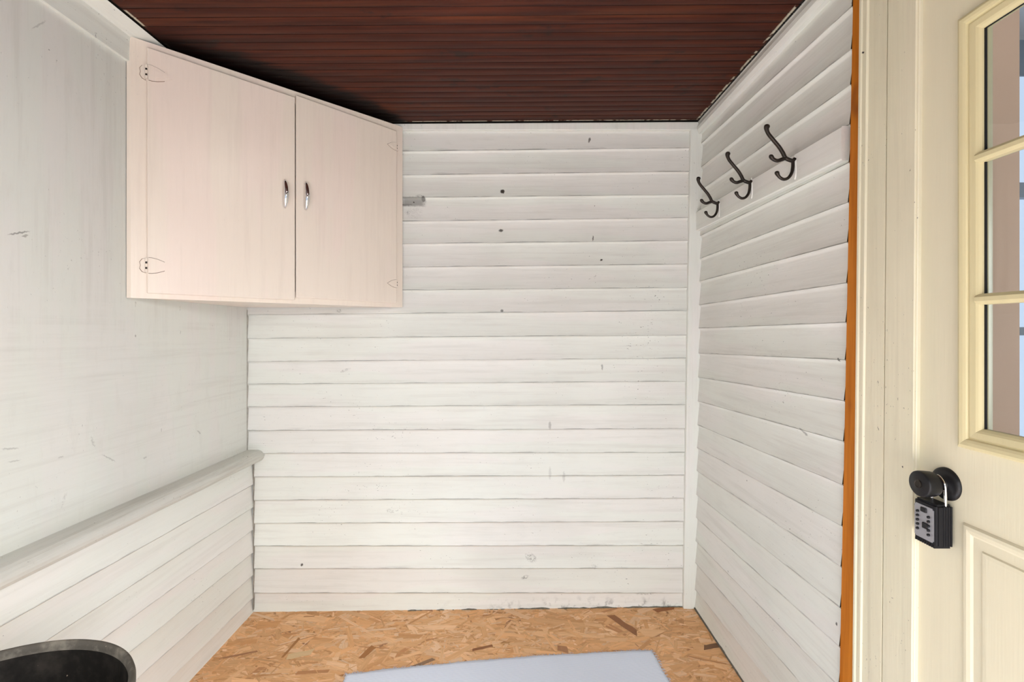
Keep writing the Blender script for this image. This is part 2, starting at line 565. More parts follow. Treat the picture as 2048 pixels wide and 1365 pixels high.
def tub_mat(rim=False):
    g = N('dusty_black_plastic_rim' if rim else 'dirty_black_plastic')
    P = g.coord()
    a = g.noise(P, 14, 5, 0.65)
    b = g.noise(P, 60, 4, 0.6, loc=(3, 2, 1))
    f = g.noise(P, 85, 2, 0.5, loc=(7, 1, 1))
    base, dust = ((0.085, 0.076, 0.063), (0.24, 0.215, 0.175)) if rim else ((0.007, 0.006, 0.005), (0.026, 0.022, 0.018))
    col = g.mix(g.ramp(a, 0.45, 0.75), base, dust)
    col = g.mix(g.math('MULTIPLY', g.ramp(b, 0.5, 0.8), 0.5), col, dust)
    col = g.mix(g.math('MULTIPLY', g.ramp(f, 0.73, 0.76), 0.55), col, (0.38, 0.30, 0.22))
    g.bump(b, 0.3, 0.001)
    return g.out(col, 0.65, spec=0.15)


def glass_mat():
    g = N('window_glass')
    t = g.n('ShaderNodeBsdfTransparent')
    t.inputs[0].default_value = (0.93, 0.95, 0.94, 1)
    gl = g.n('ShaderNodeBsdfGlossy')
    gl.inputs['Roughness'].default_value = 0.01
    ge = g.n('ShaderNodeNewGeometry')
    cs = g.math('ABSOLUTE', g.vmath('DOT_PRODUCT', ge.outputs['Normal'], ge.outputs['Incoming'], out=1))
    fr = g.math('MULTIPLY_ADD', g.math('POWER', g.math('SUBTRACT', 1.0, cs), 5.0), 0.96, 0.04)
    mx = g.n('ShaderNodeMixShader')
    g.t.links.new(fr, mx.inputs[0])
    g.t.links.new(t.outputs[0], mx.inputs[1])
    g.t.links.new(gl.outputs[0], mx.inputs[2])
    g.t.links.new(mx.outputs[0], g.t.nodes['Material Output'].inputs['Surface'])
    return g.m


def bulb_mat():
    g = N('glowing_bulb')
    g.put(g.b.inputs['Emission Color'], (1.0, 0.9, 0.75))
    g.b.inputs['Emission Strength'].default_value = 8
    return g.out((0.9, 0.9, 0.88), 0.3)


M['orange'] = wood_orange()
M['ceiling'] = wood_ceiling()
M['osb'] = osb_mat()
M['rug'] = rug_mat()
M['tub'] = tub_mat()
M['tub_rim'] = tub_mat(True)
M['glass'] = glass_mat()
M['bulb'] = bulb_mat()


# ------------------------------------------------------------------ clapboard walls
def siding(name, seams, s0, s1, place, mat, d=0.011, bh=0.014, nseg=60, z_top=None, z_bot=None, caps=(), wob=0.0008):
    """seams: list of (z at s0, z at s1) of the protruding lower edges, from the top down;
    place(s, z, out) -> world point, s running from s0 to s1"""
    V, Fc, UV, ends = [], [], [], []
    rows = [z_top] + list(seams) + [z_bot]
    nb = len(rows) - 1
    for i in range(nb):
        top, bot = rows[i], rows[i + 1]
        first, last = (i == 0), (i == nb - 1)
        prof = []                                       # (out, dz from top, or fraction of the face), going down
        if first:
            prof += [(0.001, 't', 0.0)]
        else:
            prof += [(d - 0.0045, 't', 0.0), (d - 0.0045, 't', 0.0014)]
            prof2 = []
            for k in range(6):
                t = k / 5
                prof2.append(((d - 0.0012) * (1 - t) ** 1.8 + 0.0004, 't', 0.0014 + (bh - 0.0014) * t))
        strips = []
        if first:
            strips.append(prof + [(d * 0.5, 'f', 0.5), (d - 0.0006, 'f', 0.985), (d, 'f', 1.0)])
        else:
            strips.append(prof)
            strips.append([prof[-1], prof2[0]])
            strips.append(prof2 + [(d * 0.45, 'f', 0.45), (d - 0.0006, 'f', 0.985), (d, 'f', 1.0)])
        strips.append([(d, 'f', 1.0), (d - 0.0045, 'f', 1.0)])
        ph = random.random() * 50
        for st in strips:
            base = len(V)
            for (o, kind, q) in st:
                for j in range(nseg + 1):
                    s = s0 + (s1 - s0) * j / nseg
                    tt = j / nseg
                    zt = top[0] * (1 - tt) + top[1] * tt
                    zb = bot[0] * (1 - tt) + bot[1] * tt
                    w_t = 0 if first else wob * noise.noise(Vector((s * 6, i * 3.7, ph * 0)))
                    w_b = 0 if last else wob * noise.noise(Vector((s * 6, (i + 1) * 3.7, 0)))
                    zt += w_t
                    zb += w_b
                    if kind == 't': z = zt - q
                    else:
                        z0 = zt if first else zt - bh
                        z = z0 + (zb - z0) * q
                    oo = o + 0.0007 * noise.noise(Vector((s * 4, z * 5, ph)))
                    V.append(place(s, z, oo))
                    UV.append((s, (nb - i) + min(0.999, max(0.0005, (z - zb) / max(1e-4, zt - zb)))))
            for r in range(len(st) - 1):
                for j in range(nseg):
                    a = base + r * (nseg + 1) + j
                    Fc.append((a, a + 1, a + nseg + 2, a + nseg + 1))
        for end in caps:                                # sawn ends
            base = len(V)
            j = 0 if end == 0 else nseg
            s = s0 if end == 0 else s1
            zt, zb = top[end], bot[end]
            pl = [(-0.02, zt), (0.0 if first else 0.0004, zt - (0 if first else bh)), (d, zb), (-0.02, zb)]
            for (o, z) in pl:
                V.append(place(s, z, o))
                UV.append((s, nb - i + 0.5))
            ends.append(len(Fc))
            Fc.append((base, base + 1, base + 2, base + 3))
    me = bpy.data.meshes.new(name)
    me.from_pydata([tuple(v) for v in V], [], Fc)
    uvl = me.uv_layers.new(name='UVMap')
    arr = np.array(UV, dtype=np.float32)
    idx = np.empty(len(me.loops), dtype=np.int32)
    me.loops.foreach_get('vertex_index', idx)
    uvl.data.foreach_set('uv', arr[idx].ravel())
    for p in me.polygons: p.use_smooth = True
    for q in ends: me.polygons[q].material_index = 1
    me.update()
    return link(name, me, [mat, M['gap_shade']] if ends else mat)


def zb_(v): return CZ + (CV - v) / 406.8


# back wall (left values are the seams by the left corner, right values by the corner post)
bl_ = [305.5, 353.5, 398.5, 446.5, 491, 537.5, 583, 630, 677.3, 723.7, 768.7, 814.2, 861.5, 907.1, 954.1, 1001, 1047.1, 1092.8, 1138.3, 1187]
br_ = [295.3, 342.4, 388.6, 435, 480.7, 528.1, 575, 621.2, 670, 716.3, 762.7, 809.5, 857.6, 905.1, 950.9, 996.6, 1043.4, 1091.4, 1137.1, 1186.6]
XL, XRR = -1.31, 0.94
seamsB = [(zb_(a), zb_(b)) for a, b in zip(bl_, br_)]
wall_back = siding('wall_back', seamsB, XL, XRR, lambda s, z, o: (s, D + 0.011 - o, z), M['siding_back'],
                   nseg=110, z_top=(2.42, 2.42), z_bot=(-0.035, 0.004), d=0.0098, bh=0.0125)
struct(wall_back)

# right wall
cr = [289, 336.5, 382.5, 428.5, 473, 518.5, 563.5, 610.9, 657, 706.5, 753.9, 801.5, 848.7, 894.3, 939.5, 987.5, 1032.9, 1079.5, 1123, 1176]
er = [10.5, 95.6, 167, 246, 322.8, 402.6, 482.9, 564.8, 644.6, 720.2, 802.8, 885, 972.9, 1056.6, 1138.9, 1222.5, 1301.7, 1382.5, 1463, 1544]
seamsR = [(zb_(a), z_at(b, YE)) for a, b in zip(cr, er)]
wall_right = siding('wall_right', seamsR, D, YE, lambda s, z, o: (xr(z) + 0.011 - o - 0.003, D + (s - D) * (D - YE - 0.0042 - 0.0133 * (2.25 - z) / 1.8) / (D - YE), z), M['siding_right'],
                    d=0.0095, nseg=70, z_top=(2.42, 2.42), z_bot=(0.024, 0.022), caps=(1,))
struct(wall_right)
# dark backing behind the gap at the board ends and along the floor
bm = bmesh.new()
box(bm, 0.948, 0.965, YE - 0.02, D + 0.03, -0.03, 2.45)
k = obj('wall_right_backing', bm, M['dark'], wall_right)
k.name = 'backing'

# left wall: smooth painted panel above, clapboard wainscot below
bm = bmesh.new()
box(bm, -1.345, -1.305, YR, D + 0.02, -0.05, 2.45)
wall_left = struct(obj('wall_left', bm, M['panel_left']))
seamsL = []
for i in range(6):
    zr_ = 0.618 - 0.1115 * i
    zl_ = 0.636 - 0.1085 * i
    # extend from the measured depths (D and 1.19) to the wall behind the photographer
    sl = (zl_ - zr_) / (D - 1.19)
    seamsL.append((zr_, zr_ + sl * (D - YR)))
wains = siding('wainscot', seamsL, D, YR, lambda s, z, o: (-1.283 + o, s, z), M['siding_left'],
               nseg=90, z_top=(0.745, 0.775), z_bot=(-0.03, -0.03), d=0.010, bh=0.010)
wains.name = 'wainscot'
wains.parent = wall_left

def strip(name, P0, P1, mat, parent, wob, n=70):
    bm = bmesh.new()
    rows = []
    for i in range(n + 1):
        t = i / n
        c = [Vector(a).lerp(Vector(b), t) for a, b in zip(P0, P1)]
        w = wob * (0.5 + noise.noise(Vector((t * 22, 1.7, len(name)))) + 0.5 * noise.noise(Vector((t * 70, 0.3, 2))))
        c[2] = c[2] + Vector((0, 0, w)); c[3] = c[3] + Vector((0, 0, w))
        rows.append([bm.verts.new(p) for p in c])
    for a, b in zip(rows, rows[1:]):
        for q in range(4):
            bm.faces.new((a[q], a[(q + 1) % 4], b[(q + 1) % 4], b[q]))
    bm.faces.new(rows[0]); bm.faces.new(rows[-1][::-1])
    return obj(name, bm, mat, parent)


GR = plain('grey_green_floor_grime', (0.14, 0.135, 0.11), 0.9, var=0.85, scale=90)
fzr = floor_z(0.888)
strip('grime_line', [(0.95, YE, fzr - 0.01), (0.889, YE, fzr - 0.002), (0.889, YE, fzr + 0.007), (0.95, YE, fzr + 0.007)],
      [(0.95, D, fzr - 0.01), (0.886, D, fzr - 0.002), (0.886, D, fzr + 0.006), (0.95, D, fzr + 0.006)], GR, wall_right, 0.005)
strip('grime_line', [(-0.52, D + 0.02, -0.02), (-0.52, D - 0.0022, floor_z(-0.52) - 0.006), (-0.52, D - 0.0022, floor_z(-0.52) - 0.0035), (-0.52, D + 0.02, floor_z(-0.52) - 0.0035)],
      [(0.88, D + 0.02, -0.02), (0.88, D - 0.0022, floor_z(0.88) - 0.003), (0.88, D - 0.0022, floor_z(0.88) + 0.001), (0.88, D + 0.02, floor_z(0.88) + 0.001)], GR, wall_back, 0.0055, 140)
CK = plain('brown_grey_crack', (0.30, 0.275, 0.24), 0.9, var=0.7, scale=45)
bm = bmesh.new()
box(bm, -1.2735, -1.2722, D - 0.004, D + 0.01, 0.0, 0.735)
obj('corner_crack', bm, CK, wall_left)
bm = bmesh.new()
box(bm, -1.306, -1.3034, D - 0.0035, D + 0.01, 0.785, 1.476)
obj('corner_crack', bm, plain('grey_paint_joint', (0.42, 0.40, 0.36), 0.9, var=0.5, scale=40), wall_left)

# ------------------------------------------------------------------ ceiling: beadboard running left to right
pitch = 0.0452
y0 = 1.5145
k0 = math.floor((YR - y0) / pitch) - 1
k1 = math.ceil((D + 0.06 - y0) / pitch)
prof, vv = [], []
for k in range(k0, k1):
    ya = y0 + k * pitch
    for (t, h) in ((0.0, 0.0020), (0.02, 0.0018), (0.04, 0.0005), (0.07, 0.0), (0.5, 0.0003), (0.93, 0.0), (0.96, 0.0004), (0.98, 0.0015)):
        prof.append((ya + t * pitch, h))
        vv.append(k + 0.5 + t if False else k + min(max(t, 0.001), 0.999))
V, Fc, UV = [], [], []
NX = 60
for (y, h), v_ in zip(prof, vv):
    for j in range(NX + 1):
        x = -1.33 + 2.34 * j / NX
        V.append((x, y + 0.0009 * noise.noise(Vector((x * 3, y * 9, 1))), ceil_z(x) + h + 0.0006 * noise.noise(Vector((x * 2.5, math.floor((y - y0) / pitch), 5)))))
        UV.append((x, v_ + 200))
for r in range(len(prof) - 1):
    for j in range(NX):
        a = r * (NX + 1) + j
        Fc.append((a, a + 1, a + NX + 2, a + NX + 1))
me = bpy.data.meshes.new('ceiling')
me.from_pydata(V, [], Fc)
uvl = me.uv_layers.new(name='UVMap')
idx = np.empty(len(me.loops), dtype=np.int32)
me.loops.foreach_get('vertex_index', idx)
uvl.data.foreach_set('uv', np.array(UV, dtype=np.float32)[idx].ravel())
for p in me.polygons: p.use_smooth = True
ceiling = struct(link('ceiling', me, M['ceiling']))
bm = bmesh.new()
box(bm, -1.40, 1.02, YR - 0.06, D + 0.10, 2.425, 2.46)
obj('boarding', bm, M['dark'], ceiling)

# ------------------------------------------------------------------ floor: oriented strand board, every strand laid as a flake
tones = [((0.72, 0.42, 0.18), 5), ((0.77, 0.48, 0.225), 5), ((0.66, 0.365, 0.145), 5), ((0.80, 0.54, 0.29), 3), ((0.56, 0.285, 0.10), 2.0),
         ((0.42, 0.19, 0.066), 0.5), ((0.69, 0.39, 0.16), 4), ((0.25, 0.11, 0.045), 0.13), ((0.78, 0.56, 0.33), 0.9)]
tw = np.array([t[1] for t in tones]); tw = tw / tw.sum()
V, Fc, UV, COL = [], [], [], []
x0, x1 = -1.33, 0.95
# base sheet
for (x, y) in ((x0, YR), (x1, YR), (x1, D + 0.03), (x0, D + 0.03)):
    V.append((x, y, floor_z(x) - 0.002)); UV.append((x, y)); COL.append((0.56, 0.30, 0.12, 1))
Fc.append((0, 1, 2, 3))


def flake(x, y, ang, L, w, z, col):
    ca, sa = math.cos(ang), math.sin(ang)
    n = 4
    top, bot = [], []
    off = rng.random(2) * 40
    pts = []
    e0, e1 = rng.normal(0, 0.25, 2)
    for i in range(n + 1):
        t = i / n - 0.5
        hw = w * 0.5 * (1 + rng.normal(0, 0.10))
        top.append((t * L + e0 * w * (i == 0) + e1 * w * (i == n), hw))
    for i in range(n, -1, -1):
        t = i / n - 0.5
        hw = w * 0.5 * (1 + rng.normal(0, 0.10))
        top.append((t * L - e0 * w * (i == 0) - e1 * w * (i == n), -hw))
    b = len(V)
    for (a, c) in top:
        X = x + a * ca - c * sa
        Yp = y + a * sa + c * ca
        X = min(max(X, x0), x1)
        Yp = min(max(Yp, YR), D + 0.03)
        V.append((X, Yp, floor_z(X) + z))
        UV.append((a + off[0], c + off[1]))
        COL.append((*col, 1))
    m = len(top)
    # strip of quads so the flake may be any outline
    for i in range(n):
        Fc.append((b + i, b + i + 1, b + m - 2 - i, b + m - 1 - i))


def strew(n, ya, yb, Lm, wm):
    for i in range(n):
        x = rng.uniform(x0, x1)
        y = rng.uniform(ya, yb)
        ang = rng.normal(0, 0.42) if rng.random() < 0.64 else rng.uniform(0, math.pi)
        L = Lm * rng.lognormal(0, 0.45)
        w = wm * rng.lognormal(0, 0.55)
        c = (np.array(tones[rng.choice(len(tones), p=tw)][0]) * 0.80 + np.array((0.72, 0.42, 0.185)) * 0.20) * np.array((1.13, 1.10, 1.24)) * (1 + rng.normal(0, 0.065))
        flake(x, y, ang, L, w, -0.0018 + 0.0018 * i / n, c)


strew(1800, YR, 1.35, 0.10, 0.018)
strew(6500, 1.25, D + 0.03, 0.085, 0.0150)
strew(3200, 1.25, D + 0.03, 0.050, 0.0075)
strew(2600, 1.25, D + 0.03, 0.045, 0.0036)
# the few flakes one can pick out
for (u, v, ang, L, w, c) in ((1246, 1253, -0.98, 0.165, 0.034, (0.30, 0.125, 0.05)), (1424, 1300, 0.25, 0.075, 0.030, (0.19, 0.10, 0.055)),
                             (845, 1327, 0.55, 0.10, 0.02, (0.28, 0.17, 0.10)), (1330, 1224, 0.3, 0.11, 0.03, (0.34, 0.13, 0.045)),
                             (600, 1306, 0.3, 0.10, 0.035, (0.76, 0.54, 0.30)), (582, 1292, 1.45, 0.13, 0.012, (0.42, 0.19, 0.06)),
                             (965, 1297, 0.3, 0.09, 0.016, (0.28, 0.11, 0.04)), (735, 1303, 1.2, 0.08, 0.028, (0.40, 0.17, 0.05))):
    Y = CZ * F / (v - CV)
    flake((u - CU) * Y / F, Y, ang, L, w, 0.0003, np.array(c))
me = bpy.data.meshes.new('floor')
me.from_pydata(V, [], Fc)
uvl = me.uv_layers.new(name='UVMap')
idx = np.empty(len(me.loops), dtype=np.int32)
me.loops.foreach_get('vertex_index', idx)
uvl.data.foreach_set('uv', np.array(UV, dtype=np.float32)[idx].ravel())
ca_ = me.color_attributes.new('strand', 'FLOAT_COLOR', 'POINT')
ca_.data.foreach_set('color', np.array(COL, dtype=np.float32).ravel())
floor = struct(link('floor', me, M['osb']))

# ------------------------------------------------------------------ trims
# crown moulding along the left wall
bm = bmesh.new()
prism(bm, [(-1.306, 2.385), (-1.241, 2.385), (-1.240, 2.3845), (-1.247, 2.3805), (-1.258, 2.3765), (-1.272, 2.3715), (-1.284, 2.3680), (-1.2895, 2.363),
           (-1.2915, 2.350), (-1.294, 2.283), (-1.306, 2.283)], 1, YR, D + 0.005)
struct(obj('trim_1', bm, M['trim_y']))
# crown along the right wall
bm = bmesh.new()
prism(bm, [(0.95, 2.42), (0.914, 2.42), (0.913, 2.394), (0.908, 2.382), (0.903, 2.370), (0.902, 2.352), (0.907, 2.340), (0.910, 2.334), (0.95, 2.334)], 1, YE + 0.0, D + 0.005)
struct(obj('trim_2', bm, M['trim_y']))
# strip along the top of the back wall
bm = bmesh.new()
v0 = [(-1.30, D - 0.010, 2.3565), (0.912, D - 0.010, 2.3555), (0.912, D + 0.02, 2.3555), (-1.30, D + 0.02, 2.3565)]
v1 = [(-1.30, D - 0.010, 2.383), (0.912, D - 0.010, 2.397), (0.912, D + 0.02, 2.397), (-1.30, D + 0.02, 2.383)]
hexa(bm, v0 + v1)
struct(obj('trim_3', bm, M['trim'], bevel=0.004, seg=3))
# corner post
bm = bmesh.new()
NS = 40
front = []
for i in range(NS + 1):
    z = 0.012 + (2.36 - 0.012) * i / NS
    t = z / 2.4
    w = 0.0008 * noise.noise(Vector((0, 3, z * 8)))
    front.append([(0.836 + 0.036 * t + w, D + 0.02, z), (0.836 + 0.036 * t + w, D - 0.013, z), (0.840 + 0.036 * t + w, D - 0.016, z),
                  (0.93, D - 0.016, z), (0.93, D + 0.02, z)])
R = [[bm.verts.new(p) for p in f] for f in front]
for a, b in zip(R, R[1:]):
    for q in range(5):
        bm.faces.new((a[q], a[(q + 1) % 5], b[(q + 1) % 5], b[q]))
bm.faces.new(R[0][::-1]); bm.faces.new(R[-1])
struct(obj('trim_4', bm, M['trim']))
# rounded chair rail on the left wall
bm = bmesh.new()
pr = [(-1.306, 0.786), (-1.255, 0.786)]
for i in range(9):
    a = math.radians(90 - 180 * i / 8)
    pr.append((-1.252 + 0.028 * math.cos(a), 0.758 + 0.028 * math.sin(a)))
pr += [(-1.27, 0.729), (-1.306, 0.729)]
NSEG = 60
rings = []
for j in range(NSEG + 1):
    y = D + 0.006 + (YR - D) * j / NSEG
    dz = 0.0095 * (D - y) / (D - 1.22)
    rings.append([bm.verts.new((x + 0.0012 * noise.noise(Vector((x * 9, y * 4, z * 9))), y, z + dz + 0.0012 * noise.noise(Vector((y * 4, z * 9, 3))))) for x, z in pr])
n_ = len(pr)
for a, b in zip(rings, rings[1:]):
    for q in range(n_):
        bm.faces.new((a[q], a[(q + 1) % n_], b[(q + 1) % n_], b[q]))
bm.faces.new(rings[0]); bm.faces.new(rings[-1][::-1])
struct(obj('trim_5', bm, M['rail'], smooth=False, bevel=0))


# vertical boards between the clapboards and the door: edges given by their pixel at the top and bottom of the photo
def edge(ut, ub, X):
    ya, yb = y_at(ut, X), y_at(ub, X)
    za, zbm = z_at(0, ya), z_at(1365, yb)
    def f(z):
        t = (z - zbm) / (za - zbm)
        return yb + (ya - yb) * t
    return f


def upright(name, prof, mat, zt=2.40, zb=-0.02, bevel=0.0):
    """prof: list of (edge function, X); first to last goes from far to near; closed at X = 0.96"""
    bm = bmesh.new()
    rows = []
    for z in (zb, zt):
        row = [(0.965, prof[0][0](z), z)] + [(X, f(z), z) for f, X in prof] + [(0.965, prof[-1][0](z), z)]
        rows.append([bm.verts.new(p) for p in row])
    a, b = rows
    n = len(a)
    for q in range(n):
        bm.faces.new((a[q], a[(q + 1) % n], b[(q + 1) % n], b[q]))
    bm.faces.new(a[::-1]); bm.faces.new(b)
    return struct(obj(name, bm, mat, bevel=bevel, seg=2))


XC = 0.893
bm = bmesh.new()
rows = []
for z in (-0.02, 2.40):
    X = xr(z) - 0.005
    vz = CV - (z - CZ) * F / 1.28
    ul, ur = 1706.0 - 26.5 * vz / 1365, 1722 - 15 * vz / 1365
    rows.append([bm.verts.new(p) for p in ((0.965, y_at(ul, X), z), (X, y_at(ul, X), z), (X, y_at(ur, X), z), (0.965, y_at(ur, X), z))])
for q in range(4):
    bm.faces.new((rows[0][q], rows[0][(q + 1) % 4], rows[1][(q + 1) % 4], rows[1][q]))
bm.faces.new(rows[0][::-1]); bm.faces.new(rows[1])
struct(obj('trim_6', bm, M['orange']))
upright('trim_7', [(edge(1719, 1704.5, XC), XC), (edge(1722, 1708, XC), XC - 0.004), (edge(1725.5, 1711, XC), XC - 0.004), (edge(1727, 1712.5, XC), XC - 0.001),
                   (edge(1730.5, 1716, XC), XC - 0.001), (edge(1732, 1717.5, XC), XC - 0.003), (edge(1736, 1721.5, XC), XC - 0.003),
                   (edge(1738, 1723, XC), XC + 0.001), (edge(1751, 1737, XC), XC + 0.001), (edge(1751.8, 1738, XC), XC - 0.0005), (edge(1773.5, 1761.5, XC), XC - 0.0005)],
        M['cream'])
XJ = 0.8930
upright('trim_8', [(edge(1775.6, 1763.8, XJ), XJ + 0.001), (edge(1776.6, 1764.8, XJ), XJ), (edge(1781, 1771.5, XJ), XJ), (edge(1781.6, 1772.1, XJ), XJ - 0.0007), (edge(1832, 1822.5, XJ), XJ - 0.0007),
                   (edge(1833.0, 1823.0, XJ), XJ + 0.0015)], M['cream'])
XS = 0.8965
upright('trim_9', [(edge(1835.2, 1824.4, XS), XS), (edge(1838.0, 1827.0, XS), XS), (edge(1839.0, 1828.0, XS), XS + 0.002)], M['cream'])

# wall above and beyond the door, wall behind the photographer with its window opening
DY1, DY0 = 1.058, 0.130            # door edges: latch side (far), hinge side (near)
DT = 2.125
bm = bmesh.new()
box(bm, 0.915, 1.02, YR, -1.25, -0.05, 2.45)
box(bm, 0.915, 1.02, -0.15, DY0 - 0.10, -0.05, 2.45)
box(bm, 0.915, 1.02, -1.25, -0.15, 2.03, 2.45)
box(bm, 0.915, 1.02, DY0 - 0.10, 1.26, DT + 0.10, 2.45)
struct(obj('wall_side', bm, M['room']))
bm = bmesh.new()
box(bm, 0.966, 1.0, 1.066, 1.30, -0.02, 2.40)
kk = obj('backing', bm, M['dark'], wall_right)
bm = bmesh.new()
box(bm, XC, 0.965, DY0 - 0.10, DY0 - 0.006, -0.02, DT + 0.10)
box(bm, XC, 0.965, DY0 - 0.006, 1.085, DT + 0.006, DT + 0.10)
struct(obj('trim_10', bm, M['cream']))
bm = bmesh.new()
wx0, wx1, wz0, wz1 = -1.22, 0.84, -0.04, 2.03
box(bm, -1.345, wx0, YR - 0.12, YR, -0.05, 2.45)
box(bm, wx1, 1.02, YR - 0.12, YR, -0.05, 2.45)
box(bm, wx0, wx1, YR - 0.12, YR, -0.05, wz0)
box(bm, wx0, wx1, YR - 0.12, YR, wz1, 2.45)
struct(obj('wall_rear', bm, M['room']))
bm = bmesh.new()
for (a, b, c, d_) in ((wx0, wx0 + 0.04, wz0, wz1), (wx1 - 0.04, wx1, wz0, wz1), (wx0, wx1, wz1 - 0.04, wz1)):
    box(bm, a, b, YR - 0.125, YR + 0.005, c, d_)
struct(obj('door_2', bm, M['room']))


# ------------------------------------------------------------------ glazed door
def frame_sweep(bm, y0, y1, z0, z1, prof):
    """mitred frame round a rectangle; prof: (inset from the outer edge, X)"""
    rows = []
    for (w, X) in prof:
        rows.append([bm.verts.new((X, y, z)) for y, z in ((y1 - w, z1 - w), (y0 + w, z1 - w), (y0 + w, z0 + w), (y1 - w, z0 + w))])
    for a, b in zip(rows, rows[1:]):
        for q in range(4):
            bm.faces.new((a[q], a[(q + 1) % 4], b[(q + 1) % 4], b[q]))
    return rows


XD = 0.905                         # face of the door
TH = 0.044
gy1, gz1, gz0 = 0.9685, 1.9985, 1.137        # outer edge of the glazing frame
gy0 = DY0 + (DY1 - gy1)
iy1, iz1, iz0 = 0.9235, 1.9545, 1.180          # sight line of the glass
iy0 = gy0 + (gy1 - iy1)
door = struct(empty('door_1', (XD, DY1, 0.01)))
bm = bmesh.new()
e_ = edge(1844.6, 1832.4, XD)
# slab with a hole for the glass; the latch edge follows the leaning jamb
def slab(bm, ya0, yb0, za, zb2):
    box(bm, XD, XD + TH, ya0, yb0, za, zb2)
hexa(bm, [(XD, gy1 - 0.02, 0.01), (XD + TH, gy1 - 0.02, 0.01), (XD + TH, e_(0.01), 0.01), (XD, e_(0.01), 0.01),
          (XD, gy1 - 0.02, DT), (XD + TH, gy1 - 0.02, DT), (XD + TH, e_(DT), DT), (XD, e_(DT), DT)])
slab(bm, DY0, gy0 + 0.02, 0.01, DT)
slab(bm, gy0 + 0.02, gy1 - 0.02, gz1 - 0.02, DT)
slab(bm, gy0 + 0.02, gy1 - 0.02, 0.01, gz0 + 0.02)
keep(obj('door_slab', bm, M['door']), door)
# glazing frame, both faces
bm = bmesh.new()
frame_sweep(bm, gy0, gy1, gz0, gz1, [(0.0, XD + 0.001), (0.0, XD - 0.006), (0.003, XD - 0.0095), (0.008, XD - 0.0115), (0.014, XD - 0.0105), (0.019, XD - 0.0085),
                                      (0.021, XD - 0.0045), (0.023, XD - 0.0045), (0.025, XD - 0.0065), (0.036, XD - 0.0055), (0.040, XD - 0.0035), (0.0440, XD + 0.000), (0.0448, XD + 0.0040)])
frame_sweep(bm, gy0, gy1, gz0, gz1, [(0.0, XD + TH - 0.001), (0.0, XD + TH + 0.002), (0.008, XD + TH + 0.003), (0.020, XD + TH), (0.027, XD + 0.0345), (0.0365, XD + 0.025), (0.0440, XD + 0.012), (0.0440, XD + 0.009)])
gf = keep(obj('glazing_frame', bm, M['bead']), door)
# black gasket between bead and pane
bm = bmesh.new()
frame_sweep(bm, iy0 - 0.002, iy1 + 0.002, iz0 - 0.003, iz1 + 0.003, [(0.0, XD + 0.0030), (0.0042, XD + 0.0030), (0.0046, XD + 0.0062), (0.0, XD + 0.0062)])
keep(obj('gasket', bm, M['rubber']), door)
mz = (1.432, 1.7065)
ydiv = [iy1 - (iy1 - iy0) * q / 3 for q in (1, 2)]


for z in mz:
    bm = bmesh.new()
    prism(bm, [(XD + 0.0058, z - 0.011), (XD - 0.003, z - 0.010), (XD - 0.0085, z - 0.004), (XD - 0.0085, z + 0.004), (XD - 0.003, z + 0.010), (XD + 0.0058, z + 0.011)], 1, iy0 - 0.009, iy1 + 0.009)
    keep(obj('muntin', bm, M['bead']), door)
    bm = bmesh.new()
    prism(bm, [(XD + 0.0092, z - 0.010), (XD + 0.020, z - 0.007), (XD + 0.020, z + 0.007), (XD + 0.0092, z + 0.010)], 1, iy0, iy1)
    keep(obj('inner_muntin', bm, M['bead']), door)
for y in ydiv:
    bm = bmesh.new()
    prism(bm, [(XD + 0.0058, y - 0.011), (XD - 0.003, y - 0.010), (XD - 0.008, y - 0.004), (XD - 0.008, y + 0.004), (XD - 0.003, y + 0.010), (XD + 0.0058, y + 0.011)], 2, iz0 - 0.004, iz1 + 0.004)
    keep(obj('muntin', bm, M['bead']), door)
    bm = bmesh.new()
    prism(bm, [(XD + 0.0092, y - 0.010), (XD + 0.0195, y - 0.007), (XD + 0.0195, y + 0.007), (XD + 0.0092, y + 0.010)], 2, iz0, iz1)
    keep(obj('inner_muntin', bm, M['bead']), door)
bm = bmesh.new()
box(bm, XD + 0.0062, XD + 0.0090, iy0 - 0.002, iy1 + 0.002, iz0 - 0.003, iz1 + 0.003)
keep(obj('glass_pane', bm, M['glass']), door)
# embossed lower panel
bm = bmesh.new()
py1, pz1 = 0.9625, 0.987
frame_sweep(bm, DY0 + (DY1 - py1), py1, 0.20, pz1, [(0.0, XD + 0.001), (0.0, XD - 0.0005), (0.004, XD - 0.0045), (0.010, XD - 0.005), (0.017, XD - 0.0035), (0.021, XD - 0.0008), (0.040, XD - 0.0015), (0.0425, XD - 0.0045), (0.050, XD - 0.005)])
rows = frame_sweep(bm, DY0 + (DY1 - py1), py1, 0.20, pz1, [(0.050, XD - 0.005), (0.06, XD - 0.005)])
bm.faces.new(rows[-1])
keep(obj('raised_panel', bm, M['door']), door)

# knob with its rose, on the door
ky, kz = 1.000, 1.052
KM = Matrix.Translation((XD, ky, kz)) @ Matrix.Rotation(-math.pi / 2, 4, 'Y')      # local z points at -X
bm = bmesh.new()
lathe(bm, [(0.0, 0.030), (0.012, 0.030), (0.0122, 0.012), (0.0135, 0.0098), (0.024, 0.0088), (0.030, 0.0075), (0.0332, 0.0045), (0.034, 0.0)], KM)
rose = keep(obj('door_knob', bm, M['black'], smooth=False), door)
for p in rose.data.polygons: p.use_smooth = True
bm = bmesh.new()
lathe(bm, [(0.0115, 0.024), (0.019, 0.0255), (0.0238, 0.029), (0.0255, 0.034), (0.0265, 0.046), (0.0268, 0.054), (0.0262, 0.0575), (0.0245, 0.0590), (0.0, 0.0592)], KM)
kn = obj('knob_grip', bm, M['black'])
for p in kn.data.polygons: p.use_smooth = True
kn.parent = rose
bm = bmesh.new()
